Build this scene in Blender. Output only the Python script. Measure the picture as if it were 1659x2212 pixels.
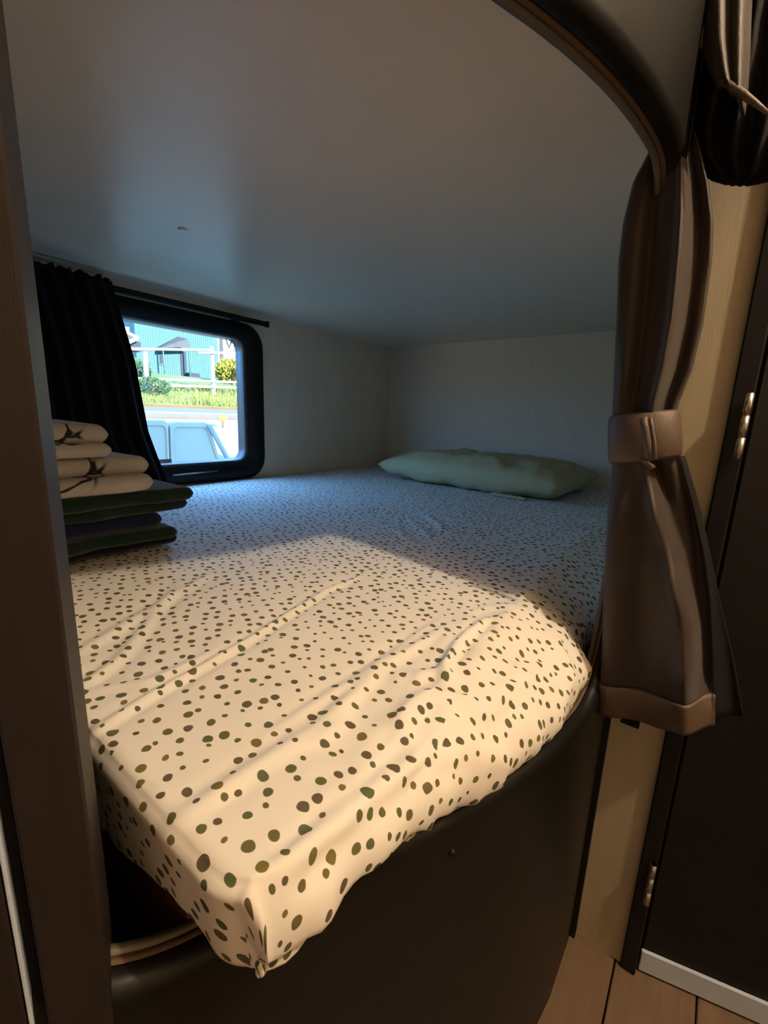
import bpy, bmesh, math, random
import numpy as np
from mathutils import Vector, Matrix, noise

for o in list(bpy.data.objects): bpy.data.objects.remove(o)
SC = bpy.context.scene
COL = SC.collection
rnd = random.Random(7)

# ------------------------------------------------------------------ camera
F = 950.0; CX, CY = 1659/2, 2212/2
def _n(v): v = np.array(v, float); return v/np.linalg.norm(v)
_d1 = _n([1560-CX, -(930-CY), -F]); _d2 = _n([-406-CX, -(855-CY), -F])
_Z = _n(np.cross(_d1, _d2)); _Z = _Z if _Z[1] > 0 else -_Z
BM = np.array([np.cross(_d1, _Z), _d1, _Z])          # camera -> world
CAM = np.array([0, 0, .92])
cd = bpy.data.cameras.new('camera'); cam = bpy.data.objects.new('camera', cd); COL.objects.link(cam)
cd.sensor_fit = 'VERTICAL'; cd.sensor_height = 36; cd.lens = 36*F/2212; cd.clip_start = .01; cd.clip_end = 300
M4 = Matrix.Identity(4)
for i in range(3):
    for j in range(3): M4[i][j] = BM[i][j]
    M4[i][3] = CAM[i]
cam.matrix_world = M4
SC.camera = cam
def ray(px, py): return BM @ np.array([px-CX, -(py-CY), -F])
def onx(px, py, x): d = ray(px, py); return CAM + d*((x-CAM[0])/d[0])
def ony(px, py, y): d = ray(px, py); return CAM + d*((y-CAM[1])/d[1])
def onz(px, py, z): d = ray(px, py); return CAM + d*((z-CAM[2])/d[2])

# ------------------------------------------------------------------ light
SC.view_settings.view_transform = 'Standard'; SC.view_settings.look = 'None'
SC.view_settings.gamma = 1; SC.view_settings.use_curve_mapping = False
SC.view_settings.exposure = 0.0
w = bpy.data.worlds.new('sky'); SC.world = w; w.use_nodes = True
bg = w.node_tree.nodes['Background']; bg.inputs[0].default_value = (.18, .46, 1, 1); bg.inputs[1].default_value = 10.5
sl = bpy.data.lights.new('sun', 'SUN'); sl.energy = 40; sl.color = (1, .93, .78); sl.angle = .009
sun = bpy.data.objects.new('sun', sl); COL.objects.link(sun)
sun.rotation_euler = Vector((-2.45, .34, -.70)).to_track_quat('-Z', 'Y').to_euler()
LAMP = (.70, .50, 1.95)
ll = bpy.data.lights.new('corridor_lamp', 'POINT'); ll.energy = 57; ll.color = (1, .82, .60); ll.shadow_soft_size = .022
lamp = bpy.data.objects.new('corridor_lamp', ll); COL.objects.link(lamp); lamp.location = LAMP
XL = -1.56
pl = bpy.data.lights.new('window_portal', 'AREA'); pl.shape = 'RECTANGLE'; pl.size = .48; pl.size_y = .95
pl.cycles.is_portal = True
po = bpy.data.objects.new('window_portal', pl); COL.objects.link(po); po.location = (XL-.055, .69, .965)
po.rotation_euler = (0, math.radians(-90), 0)

# ------------------------------------------------------------------ helpers
def lin(c):
    return tuple(((v/255)/12.92 if v/255 <= .04045 else ((v/255+.055)/1.055)**2.4) for v in c)
def new_mat(name):
    m = bpy.data.materials.new(name); m.use_nodes = True
    nt = m.node_tree; return m, nt, nt.nodes['Principled BSDF']
def N(nt, t, **kw):
    n = nt.nodes.new(t)
    for k, v in kw.items(): setattr(n, k, v)
    return n
ALB = 1.0
def mat(name, rgb, rough=.6, spec=.4, var=.15, vscale=20, bump=0, bscale=200, metal=0, stretch=(1, 1, 1), sheen=0):
    """colour with procedural mottling and optional fine relief"""
    m, nt, b = new_mat(name); L = nt.links.new
    c = tuple(v*ALB for v in lin(rgb))
    tc = N(nt, 'ShaderNodeTexCoord'); mp = N(nt, 'ShaderNodeMapping'); mp.inputs['Scale'].default_value = stretch
    L(tc.outputs['Object'], mp.inputs[0])
    nz = N(nt, 'ShaderNodeTexNoise'); nz.inputs['Scale'].default_value = vscale; nz.inputs['Detail'].default_value = 5
    L(mp.outputs[0], nz.inputs['Vector'])
    mx = N(nt, 'ShaderNodeMix', data_type='RGBA')
    mx.inputs['A'].default_value = (*[v*(1-var) for v in c], 1); mx.inputs['B'].default_value = (*[min(1, v*(1+var)) for v in c], 1)
    L(nz.outputs['Fac'], mx.inputs['Factor']); L(mx.outputs['Result'], b.inputs['Base Color'])
    b.inputs['Roughness'].default_value = rough; b.inputs['Specular IOR Level'].default_value = spec; b.inputs['Metallic'].default_value = metal
    if sheen: b.inputs['Sheen Weight'].default_value = sheen
    if bump:
        n2 = N(nt, 'ShaderNodeTexNoise'); n2.inputs['Scale'].default_value = bscale; n2.inputs['Detail'].default_value = 3
        L(mp.outputs[0], n2.inputs['Vector'])
        bp = N(nt, 'ShaderNodeBump'); bp.inputs['Strength'].default_value = bump; bp.inputs['Distance'].default_value = .002
        L(n2.outputs['Fac'], bp.inputs['Height']); L(bp.outputs[0], b.inputs['Normal'])
    return m
def mesh_obj(name, verts, faces, m, parent=None, smooth=True, loc=None):
    me = bpy.data.meshes.new(name); me.from_pydata([tuple(map(float, v)) for v in verts], [], faces); me.update()
    if smooth:
        for p in me.polygons: p.use_smooth = True
    if m: me.materials.append(m)
    o = bpy.data.objects.new(name, me); COL.objects.link(o)
    if parent: o.parent = parent
    if loc is not None: o.location = loc
    return o
def fix(o):
    bm = bmesh.new(); bm.from_mesh(o.data); bmesh.ops.recalc_face_normals(bm, faces=bm.faces); bm.to_mesh(o.data); bm.free(); return o
def box(name, lo, hi, m, parent=None, bev=0, seg=2):
    lo = np.array(lo, float); hi = np.array(hi, float); a = np.minimum(lo, hi); b = np.maximum(lo, hi)
    bm = bmesh.new(); bmesh.ops.create_cube(bm, size=1)
    for v in bm.verts: v.co = Vector([(a[i]+b[i])/2 + v.co[i]*(b[i]-a[i]) for i in range(3)])
    if bev: bmesh.ops.bevel(bm, geom=bm.edges[:], offset=bev, segments=seg, affect='EDGES', profile=.5)
    me = bpy.data.meshes.new(name); bm.to_mesh(me); bm.free(); me.materials.append(m)
    o = bpy.data.objects.new(name, me); COL.objects.link(o)
    if parent: o.parent = parent
    return o
def tube(name, pts, r, m, parent=None, n=10, cap=True):
    pts = [Vector(p) for p in pts]; V = []; Fc = []
    rs = r if isinstance(r, (list, tuple)) else [r]*len(pts)
    up = Vector((0, 0, 1))
    for i, p in enumerate(pts):
        t = (pts[min(i+1, len(pts)-1)]-pts[max(i-1, 0)]).normalized()
        a = t.cross(up if abs(t.z) < .95 else Vector((1, 0, 0))).normalized(); b = t.cross(a)
        for k in range(n):
            an = 2*math.pi*k/n; V.append(p + (a*math.cos(an)+b*math.sin(an))*rs[i])
    for i in range(len(pts)-1):
        for k in range(n): Fc.append((i*n+k, i*n+(k+1) % n, (i+1)*n+(k+1) % n, (i+1)*n+k))
    if cap: Fc += [tuple(range(n)), tuple(range((len(pts)-1)*n, len(pts)*n))]
    return fix(mesh_obj(name, V, Fc, m, parent))
def empty(name, loc=(0, 0, 0)):
    o = bpy.data.objects.new(name, None); COL.objects.link(o); o.location = loc; o.empty_display_size = .05; return o
def tag(o, label=None, cat=None, group=None, kind=None):
    if label: o['label'] = label
    if cat: o['category'] = cat
    if group: o['group'] = group
    if kind: o['kind'] = kind
    return o
def struct(o, label=None): return tag(o, label, None, None, 'structure')
def solid(o, t, off=0):
    md = o.modifiers.new('solid', 'SOLIDIFY'); md.thickness = t; md.offset = off; return o
def gridfaces(nu, nv, closed=False):
    Fc = []
    for j in range(nv-1):
        for i in range(nu if closed else nu-1):
            i2 = (i+1) % nu; Fc.append((j*nu+i, j*nu+i2, (j+1)*nu+i2, (j+1)*nu+i))
    return Fc
def nz(x, y, z=0, s=1.0): return noise.noise(Vector((x*s, y*s, z*s)))
def interp(x, xs, ys): return float(np.interp(x, xs, ys))
def smooth(t): t = max(0, min(1, t)); return t*t*(3-2*t)

# ------------------------------------------------------------------ materials
M_ceil = mat('grey_laminate_ceiling', (236, 222, 200), .34, .75, .05, 8, .06, 500)
M_wallin = mat('pale_bunk_wallboard', (240, 221, 194), .6, .35, .08, 60, .10, 400, stretch=(1, 1, .15))
M_cream = mat('cream_corridor_wall', (232, 216, 188), .7, .3, .06, 40)
M_beige = mat('beige_wallboard', (172, 160, 136), .65, .3, .10, 70, .15, 400, stretch=(1, 1, .12))
M_panel = mat('dark_glossy_panel', (18, 17, 15), .40, .22, .12, 14, .02, 60)
M_soffit = mat('tan_plywood', (86, 66, 46), .6, .3, .25, 30, .1, 200, stretch=(1, 6, 6))
M_strip = mat('pale_edge_strip', (92, 84, 74), .5, .4, .05)
M_wood = mat('dark_walnut_laminate', (36, 29, 26), .55, .2, .35, 26, .1, 220, stretch=(6, 6, .5))
M_redwood = mat('reddish_brown_board', (110, 66, 46), .6, .3, .3, 20, .1, 200, stretch=(.6, 6, 6))
M_black = mat('black_satin_plastic', (16, 15, 15), .5, .25, .1)
M_matte = mat('black_matte', (12, 11, 11), .8, .2, .2)
M_gasket = mat('dark_grey_rim', (70, 64, 62), .3, .5, .1)
M_door = mat('black_brown_door', (17, 14, 13), .6, .2, .2, 20, .05, 200, stretch=(5, 5, .5))
M_chrome = mat('brushed_steel', (190, 188, 185), .3, .5, .1, metal=1)
M_alu = mat('blue_grey_aluminium', (176, 186, 205), .5, .5, .1, 30)
M_cloth = mat('dark_brown_satin', (48, 38, 32), .52, .3, .12, 30, .25, 900, stretch=(1, 1, .2), sheen=.15)
M_tie = mat('taupe_brown_tie', (82, 67, 55), .5, .5, .15, 60, .3, 700, stretch=(1, 1, .2))
M_wcurt = mat('black_fabric_and_shaded_cloth', (22, 20, 22), .85, .2, .2, 40, .2, 700)
M_green = mat('dark_green_fleece', (26, 46, 34), .95, .1, .3, 40, .5, 300, sheen=.3)
M_navy = mat('navy_fleece', (24, 30, 60), .95, .1, .3, 40, .5, 300, sheen=.3)
M_dnavy = mat('black_navy_fleece', (26, 26, 44), .95, .1, .3, 40, .5, 300, sheen=.3)
M_mattress = mat('white_ticking', (215, 210, 200), .8, .2)

# sheet with olive, brown and green dots (UV in metres)
def sheet_mat():
    m, nt, b = new_mat('white_sheet_olive_dots'); L = nt.links.new
    tc = N(nt, 'ShaderNodeTexCoord')
    dn = N(nt, 'ShaderNodeTexNoise'); dn.inputs['Scale'].default_value = 70; dn.inputs['Detail'].default_value = 1
    L(tc.outputs['UV'], dn.inputs['Vector'])
    s1 = N(nt, 'ShaderNodeVectorMath', operation='SUBTRACT'); s1.inputs[1].default_value = (.5, .5, .5); L(dn.outputs['Color'], s1.inputs[0])
    s2 = N(nt, 'ShaderNodeVectorMath', operation='SCALE'); s2.inputs['Scale'].default_value = .004; L(s1.outputs[0], s2.inputs[0])
    ad = N(nt, 'ShaderNodeVectorMath', operation='ADD'); L(tc.outputs['UV'], ad.inputs[0]); L(s2.outputs[0], ad.inputs[1])
    mp = N(nt, 'ShaderNodeMapping'); mp.inputs['Scale'].default_value = (1.0, 1.12, 1); mp.inputs['Rotation'].default_value = (0, 0, .5); L(ad.outputs[0], mp.inputs[0])
    vo = N(nt, 'ShaderNodeTexVoronoi', voronoi_dimensions='2D', feature='F1'); vo.inputs['Scale'].default_value = 54; vo.inputs['Randomness'].default_value = .64
    L(mp.outputs[0], vo.inputs['Vector'])
    sep = N(nt, 'ShaderNodeSeparateColor'); L(vo.outputs['Color'], sep.inputs[0])
    rad = N(nt, 'ShaderNodeMapRange'); rad.inputs['To Min'].default_value = .12; rad.inputs['To Max'].default_value = .27; L(sep.outputs[0], rad.inputs['Value'])
    df = N(nt, 'ShaderNodeMath', operation='SUBTRACT'); L(rad.outputs[0], df.inputs[0]); L(vo.outputs['Distance'], df.inputs[1])
    mk = N(nt, 'ShaderNodeMapRange'); mk.inputs['From Min'].default_value = -.015; mk.inputs['From Max'].default_value = .015; L(df.outputs[0], mk.inputs['Value'])
    cr = N(nt, 'ShaderNodeValToRGB'); cr.color_ramp.interpolation = 'CONSTANT'
    cols = [(98, 92, 58), (92, 80, 60), (86, 93, 62), (108, 100, 52), (92, 82, 66), (94, 92, 58)]
    el = cr.color_ramp.elements
    for i, c in enumerate(cols):
        e = el[i] if i < 2 else el.new(i/6)
        e.position = i/6; e.color = (*lin(c), 1)
    L(sep.outputs[1], cr.inputs[0])
    mx = N(nt, 'ShaderNodeMix', data_type='RGBA'); mx.inputs['A'].default_value = (*lin((232, 226, 216)), 1)
    L(mk.outputs[0], mx.inputs['Factor']); L(cr.outputs[0], mx.inputs['B']); L(mx.outputs['Result'], b.inputs['Base Color'])
    b.inputs['Roughness'].default_value = .8; b.inputs['Specular IOR Level'].default_value = .25
    wv = N(nt, 'ShaderNodeTexNoise'); wv.inputs['Scale'].default_value = 28; wv.inputs['Detail'].default_value = 4; L(tc.outputs['UV'], wv.inputs['Vector'])
    bp = N(nt, 'ShaderNodeBump'); bp.inputs['Strength'].default_value = .25; bp.inputs['Distance'].default_value = .004
    L(wv.outputs['Fac'], bp.inputs['Height']); L(bp.outputs[0], b.inputs['Normal'])
    return m
M_sheet = sheet_mat()

def towel_mat():
    m, nt, b = new_mat('white_towelling_dark_lines'); L = nt.links.new
    tc = N(nt, 'ShaderNodeTexCoord')
    vo = N(nt, 'ShaderNodeTexVoronoi', feature='DISTANCE_TO_EDGE'); vo.inputs['Scale'].default_value = 11
    nzz = N(nt, 'ShaderNodeTexNoise'); nzz.inputs['Scale'].default_value = 12
    ad = N(nt, 'ShaderNodeMix', data_type='RGBA'); ad.inputs['Factor'].default_value = .12
    L(tc.outputs['Object'], ad.inputs['A']); L(nzz.outputs['Color'], ad.inputs['B']); L(tc.outputs['Object'], nzz.inputs['Vector'])
    L(ad.outputs['Result'], vo.inputs['Vector'])
    mr = N(nt, 'ShaderNodeMapRange'); mr.inputs['From Min'].default_value = .02; mr.inputs['From Max'].default_value = .045
    mr.inputs['To Min'].default_value = 1; mr.inputs['To Max'].default_value = 0; L(vo.outputs['Distance'], mr.inputs['Value'])
    n2 = N(nt, 'ShaderNodeTexNoise'); n2.inputs['Scale'].default_value = 9; L(tc.outputs['Object'], n2.inputs['Vector'])
    gt = N(nt, 'ShaderNodeMapRange'); gt.inputs['From Min'].default_value = .47; gt.inputs['From Max'].default_value = .53; L(n2.outputs['Fac'], gt.inputs['Value'])
    mu = N(nt, 'ShaderNodeMath', operation='MULTIPLY'); L(mr.outputs[0], mu.inputs[0]); L(gt.outputs[0], mu.inputs[1])
    mx = N(nt, 'ShaderNodeMix', data_type='RGBA'); mx.inputs['A'].default_value = (*lin((186, 181, 174)), 1); mx.inputs['B'].default_value = (*lin((50, 46, 44)), 1)
    L(mu.outputs[0], mx.inputs['Factor']); L(mx.outputs['Result'], b.inputs['Base Color'])
    b.inputs['Roughness'].default_value = .95; b.inputs['Specular IOR Level'].default_value = .1
    n3 = N(nt, 'ShaderNodeTexNoise'); n3.inputs['Scale'].default_value = 400; L(tc.outputs['Object'], n3.inputs['Vector'])
    bp = N(nt, 'ShaderNodeBump'); bp.inputs['Strength'].default_value = .4; bp.inputs['Distance'].default_value = .002
    L(n3.outputs['Fac'], bp.inputs['Height']); L(bp.outputs[0], b.inputs['Normal'])
    return m
M_towel = towel_mat()
M_pillow = mat('sage_green_cotton', (196, 184, 142), .85, .2, .08, 20, .2, 90)
def glass_mat():
    m, nt, b = new_mat('clear_window_glass'); L = nt.links.new
    tr = N(nt, 'ShaderNodeBsdfTransparent'); tr.inputs[0].default_value = (.93, .96, .97, 1)
    gl = N(nt, 'ShaderNodeBsdfGlossy'); gl.inputs['Roughness'].default_value = .02
    tc = N(nt, 'ShaderNodeTexCoord'); nn = N(nt, 'ShaderNodeTexNoise'); nn.inputs['Scale'].default_value = 3; L(tc.outputs['Object'], nn.inputs['Vector'])
    mr = N(nt, 'ShaderNodeMapRange'); mr.inputs['To Min'].default_value = .03; mr.inputs['To Max'].default_value = .06; L(nn.outputs['Fac'], mr.inputs['Value'])
    mx = N(nt, 'ShaderNodeMixShader'); L(mr.outputs[0], mx.inputs[0]); L(tr.outputs[0], mx.inputs[1]); L(gl.outputs[0], mx.inputs[2])
    L(mx.outputs[0], nt.nodes['Material Output'].inputs[0]); nt.nodes.remove(b)
    return m
M_glass = glass_mat()

# ================================================================== STRUCTURE
ZB = .65            # top of the mattress
ZC = 1.305          # underside of the bunk ceiling
YB = 2.10           # back wall
ZT = 2.05           # corridor ceiling
# floor of the corridor: boards over a sub-floor
fl = struct(box('floor', (-1.6, -1.9, -.06), (1.65, YB+.05, -.012), M_matte), 'brown wood-look plank floor of the narrow corridor')
M_plank = mat('brown_wood_plank', (98, 78, 60), .55, .4, .35, 12, .12, 120, stretch=(6, .6, 6))
pw = .118
for i in range(-5, 14):
    x0 = -.123 + i*pw
    if x0 > 1.5: continue
    ys = [-1.8, -.9 + .3*((i*7) % 3), .34 + .13*((i*5) % 4), 1.25]
    for a, b_ in zip(ys[:-1], ys[1:]):
        p = box('plank', (x0+.0012, a+.0012, -.012), (x0+pw-.0012, b_-.0012, 0.0), M_plank, fl, .0015, 1)

def plan_x(y):
    if y <= .36: return -.283+.4*y
    if y >= .64: return -.079
    # quadratic bezier (.36,-.139) (.49,-.087) (.64,-.087)
    a, b_, c = .02, .26, .36-y
    t = (-b_+math.sqrt(b_*b_-4*a*c))/(2*a)
    return -.139*(1-t)**2 - .087*2*t*(1-t) - .079*t*t
def plan(y, z, depth=0.0):
    e = 1e-3; dx = (plan_x(y+e)-plan_x(y-e))/(2*e)
    n = Vector((1, -dx, 0)).normalized()
    return Vector((plan_x(y), y, z)) + n*depth
def rrect(y0, y1, z0, z1, r, n=14):
    """rounded rectangle loop, r = (bottom-right, top-right, top-left, bottom-left), right = y1"""
    L = []
    for (cy, cz, rr, a0) in ((y1-r[0], z0+r[0], r[0], -90), (y1-r[1], z1-r[1], r[1], 0), (y0+r[2], z1-r[2], r[2], 90), (y0+r[3], z0+r[3], r[3], 180)):
        for k in range(n+1):
            a = math.radians(a0+90*k/n); L.append((cy+rr*math.cos(a), cz+rr*math.sin(a)))
    # add points along straight runs
    out = []
    for i in range(len(L)):
        p, q = L[i], L[(i+1) % len(L)]
        d = math.hypot(q[0]-p[0], q[1]-p[1]); k = max(1, int(d/.03))
        for j in range(k): out.append((p[0]+(q[0]-p[0])*j/k, p[1]+(q[1]-p[1])*j/k))
    return out
OPEN = dict(y0=.02, y1=.692, z0=.542, z1=1.213)
loop = rrect(OPEN['y0'], OPEN['y1'], OPEN['z0'], OPEN['z1'], (.12, .10, .10, .10))
def loop_normals(lp):
    n = len(lp); o = []
    for i in range(n):
        a = lp[i-1]; b_ = lp[(i+1) % n]; t = np.array([b_[0]-a[0], b_[1]-a[1]]); t /= np.linalg.norm(t)+1e-12
        o.append((t[1], -t[0]))          # outward (loop runs counter-clockwise)
    return o
lnorm = loop_normals(loop)
def ring_surface(name, rings, m, parent=None, close=False):
    """rings: list of equally long vertex loops"""
    n = len(rings[0]); V = [v for r in rings for v in r]
    Fc = gridfaces(n, len(rings), True)
    if close:
        k = (len(rings)-1)*n; Fc += [(k+i, k+(i+1) % n, (i+1) % n, i) for i in range(n)]
    return fix(mesh_obj(name, V, Fc, m, parent))
def panel_build():
    cy, cz = .35, .88; Y0, Y1, Z0, Z1 = -.75, .738, 0.0, ZT
    outer = []
    for (y, z) in loop:
        dy, dz = y-cy, z-cz; t = 1e9
        if dy > 1e-9: t = min(t, (Y1-cy)/dy)
        if dy < -1e-9: t = min(t, (Y0-cy)/dy)
        if dz > 1e-9: t = min(t, (Z1-cz)/dz)
        if dz < -1e-9: t = min(t, (Z0-cz)/dz)
        outer.append([cy+dy*t, cz+dz*t])
    for c in ((Y0, Z0), (Y0, Z1), (Y1, Z0), (Y1, Z1)):
        i = min(range(len(outer)), key=lambda k: (outer[k][0]-c[0])**2+(outer[k][1]-c[1])**2); outer[i] = list(c)
    T, r = .016, .014
    rings = []
    # inner face from outer rectangle to the loop
    for k in range(12, -1, -1):
        f = k/12; rings.append([plan(l[0]+(o[0]-l[0])*f, l[1]+(o[1]-l[1])*f, -T) for l, o in zip(loop, outer)])
    for k in range(0, 9):               # rolled edge
        a = math.pi/2*k/8; off = r*(1-math.cos(a)); d = -r + r*math.sin(a)
        rings.append([plan(l[0]+n[0]*off, l[1]+n[1]*off, d) for l, n in zip(loop, lnorm)])
    for k in range(1, 15):
        f = (k/14)**1.4; rings.append([plan((l[0]+n[0]*r)*(1-f)+o[0]*f, (l[1]+n[1]*r)*(1-f)+o[1]*f, 0) for l, n, o in zip(loop, lnorm, outer)])
    p = ring_surface('wall_right', rings, M_panel, None, True)
    struct(p, 'dark glossy curved panel with the rounded bunk opening')
    def edge_ring(name, d0, d1, inset, m, w=.02):
        ri = [[plan(l[0]+n[0]*w, l[1]+n[1]*w, d0) for l, n in zip(loop, lnorm)],
              [plan(l[0]-n[0]*inset, l[1]-n[1]*inset, d0) for l, n in zip(loop, lnorm)],
              [plan(l[0]-n[0]*inset, l[1]-n[1]*inset, d1) for l, n in zip(loop, lnorm)],
              [plan(l[0]+n[0]*w, l[1]+n[1]*w, d1) for l, n in zip(loop, lnorm)]]
        return ring_surface(name, ri, m, p, True)
    edge_ring('plywood_edge', -T-.0003, -.0215, .001, M_soffit)
    edge_ring('edge_strip', -.0217, -.028, .003, M_strip)
    # small screw dimple in the panel below the opening
    q = plan(.335, .50, .0)
    bm = bmesh.new(); bmesh.ops.create_uvsphere(bm, u_segments=12, v_segments=8, radius=.004)
    me = bpy.data.meshes.new('screw_cap'); bm.to_mesh(me); bm.free(); me.materials.append(M_panel)
    o = bpy.data.objects.new('screw_cap', me); COL.objects.link(o); o.parent = p; o.location = q
    return p
panel = panel_build()

# bunk shell
WT = .055
def wall_with_hole(name, y0, y1, z0, z1, lp, x0, x1, m, label):
    cy = sum(p[0] for p in lp)/len(lp); cz = sum(p[1] for p in lp)/len(lp); outer = []
    for (y, z) in lp:
        dy, dz = y-cy, z-cz; t = 1e9
        if dy > 1e-9: t = min(t, (y1-cy)/dy)
        if dy < -1e-9: t = min(t, (y0-cy)/dy)
        if dz > 1e-9: t = min(t, (z1-cz)/dz)
        if dz < -1e-9: t = min(t, (z0-cz)/dz)
        outer.append([cy+dy*t, cz+dz*t])
    for c in ((y0, z0), (y0, z1), (y1, z0), (y1, z1)):
        i = min(range(len(outer)), key=lambda k: (outer[k][0]-c[0])**2+(outer[k][1]-c[1])**2); outer[i] = list(c)
    f3 = lambda L, x: [(x, p[0], p[1]) for p in L]
    o = ring_surface(name, [f3(lp, x1), f3(outer, x1), f3(outer, x0), f3(lp, x0)], m, None, True)
    for p in o.data.polygons: p.use_smooth = False
    return struct(o, label)
XF = XL+.022        # front of the window frame
a = onx(572, 870, XF); WY1 = a[1]; WZ1 = onx(540, 700, XF)[2]; WZ0 = max(onx(540, 1043, XF)[2], ZB+.003)
GY1 = onx(529, 870, XF)[1]; GZ1 = onx(500, 731, XF)[2]; GZ0 = onx(500, 993, XF)[2]
WY0, GY0 = .20, .20+(WY1-GY1)
hole = rrect(WY0+.02, WY1-.02, WZ0+.02, WZ1-.02, (.08,)*4)
wall_with_hole('wall_left', -1.9, YB+.06, -.3, 2.12, hole, XL, XL-WT, M_wallin, 'pale bunk wall holding the black framed window')
struct(box('wall_back', (XL-WT, YB, -.3), (1.65, YB+.06, 2.12), M_wallin), 'plain pale grey wall behind the sage green pillow')
struct(box('wall_inner', (-.098, .801, 0), (-.050, YB, ZT), M_wallin), 'bunk side wall hidden behind the tied curtain')
struct(box('ceiling', (XL, -.02, ZC), (-.325, YB, ZC+.03), M_ceil), 'smooth grey ceiling low over the bed')
# the rest of the bunk ceiling follows the curved panel
V = []
for y in np.linspace(-.02, .742, 30):
    q = plan(y, 0, -.023)
    V += [(-.325, y, ZC), (q.x, q.y, ZC), (q.x, q.y, ZC+.03), (-.325, y, ZC+.03)]
V += [(-.325, YB, ZC), (-.15, YB, ZC), (-.15, YB, ZC+.03), (-.325, YB, ZC+.03)]
fc = gridfaces(4, 31, True)
struct(fix(mesh_obj('ceiling_edge', V, fc, M_ceil, bpy.data.objects['ceiling'], smooth=False)))
struct(box('wall_foot', (XL, -.08, 0), (-.34, -.02, ZT), M_wood), 'dark wooden partition at the foot of the bed')
# corridor shell
struct(box('wall_side', (1.6, -1.9, 0), (1.65, YB, 2.12), M_cream))
struct(box('wall_rear', (XL, -1.95, 0), (1.65, -1.9, 2.12), M_cream))
struct(box('roof', (XL-WT, -1.95, ZT+.005), (1.66, YB+.06, 2.14), M_wallin))
# beige end wall with a doorway
DX0, DX1, DZ = .012, .66, 1.86
V = [(-.098, 0), (DX0, 0), (DX0, DZ), (DX1, DZ), (DX1, 0), (1.6, 0), (1.6, ZT), (-.098, ZT)]
n = len(V)
vv = [(x, .742, z) for x, z in V]+[(x, .80, z) for x, z in V]
ff = [tuple(range(n)), tuple(range(2*n-1, n-1, -1))]+[(i, i+n, (i+1) % n+n, (i+1) % n) for i in range(n)]
struct(fix(mesh_obj('wall_end', vv, ff, M_beige, smooth=False)), 'narrow beige wall strip between bunk and dark door')
struct(box('trim_1', (-.0785, .728, .0), (-.071, .742, ZT), M_black), 'thin black vertical trim where panel meets beige wall')

# door, ajar, with frame
dr = empty('door_1', (DX0, .75, 0)); struct(dr, 'black brown door standing slightly ajar beside the bunk curtain')
def dpart(name, lo, hi, m, bev=.002):
    o = box(name, lo, hi, m, None, bev, 1); o.parent = dr; o.location = (-DX0, -.75, 0); return o
dpart('door_frame', (.003, .734, 0.0), (.026, .80, DZ+.02), M_black)
dpart('door_frame', (DX1-.012, .734, 0.0), (DX1+.02, .80, DZ+.02), M_black)
dpart('door_frame', (.026, .734, DZ-.005), (DX1-.012, .80, DZ+.02), M_black)
ang = math.radians(14)
lf = box('door_leaf', (0, 0, .012), (.60, .03, DZ-.012), M_door, None, .003, 1); lf.parent = dr
lf.location = (.028-DX0, .752-.75, 0); lf.rotation_euler = (0, 0, ang)
sw = box('door_sweep', (.0, -.006, .004), (.60, .0, .046), M_alu, lf, .001, 1)
for z0, z1 in ((.885, .967), (.162, .241)):
    zc = (z0+z1)/2
    h = tube('hinge', [(.021-DX0, .727-.75, z0), (.021-DX0, .727-.75, z1)], .0042, M_chrome, dr, 12)
    for k in (-1, 0, 1):
        tube('hinge_knuckle', [(.021-DX0, .727-.75, zc+k*.027-.0125), (.021-DX0, .727-.75, zc+k*.027+.0125)], .0048, M_chrome, h, 12)

# left jamb board, black gap and the cabinet edge beside it
def along(y0, y1, d0, d1, z0, z1, name, m, parent=None, bev=.0015):
    """box laid along the panel's straight part"""
    t = Vector((.4, 1, 0)).normalized(); nn = Vector((1, -.4, 0)).normalized()
    o = box(name, (0, 0, 0), ((y1-y0)/t.y, d1-d0, z1-z0), m, parent, bev, 1)
    p = Vector((plan_x(y0), y0, z0))+nn*d0
    o.matrix_world = Matrix.Translation(p) @ Matrix(((t.x, nn.x, 0), (t.y, nn.y, 0), (0, 0, 1))).to_4x4()
    return o
struct(along(.042, .0705, -.05, .006, 0, ZT, 'trim_2', M_wood), 'dark brown wooden post at the near edge of the bunk opening')
struct(along(.036, .0415, -.02, -.002, 0, ZT, 'trim_3', M_matte), 'black gap beside the wooden post')
struct(along(.0335, .0355, -.02, .003, 0, ZT, 'trim_4', M_alu), 'thin pale metal edge left of the wooden post')
struct(along(-.30, .033, -.02, .004, 0, ZT, 'trim_5', M_wood), 'dark cabinet side left of the wooden post')

# ================================================================== WINDOW
win = empty('window_1', (XL, (WY0+WY1)/2, (WZ0+WZ1)/2)); struct(win, 'black framed rounded window in the bunk wall')
def wpart(o): o.parent = win; o.location = -Vector(win.location); return o
def yz(lp, x): return [(x, p[0], p[1]) for p in lp]
def ins(y0, y1, z0, z1, d, r): return rrect(y0+d, y1-d, z0+d, z1-d, (r,)*4, 10)
def same(lp, n=180):
    L = lp+[lp[0]]; s = [0]
    for i in range(len(lp)): s.append(s[-1]+math.dist(L[i], L[i+1]))
    q = np.linspace(0, s[-1], n, endpoint=False)
    return list(zip(np.interp(q, s, [p[0] for p in L]), np.interp(q, s, [p[1] for p in L])))
o0 = same(ins(WY0, WY1, WZ0, WZ1, 0, .085)); o1 = same(ins(WY0, WY1, WZ0, WZ1, .008, .08))
g1 = same(ins(GY0, GY1, GZ0, GZ1, -.014, .05)); g0 = same(ins(GY0, GY1, GZ0, GZ1, 0, .035)); g2 = same(ins(GY0, GY1, GZ0, GZ1, -.004, .035))
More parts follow.
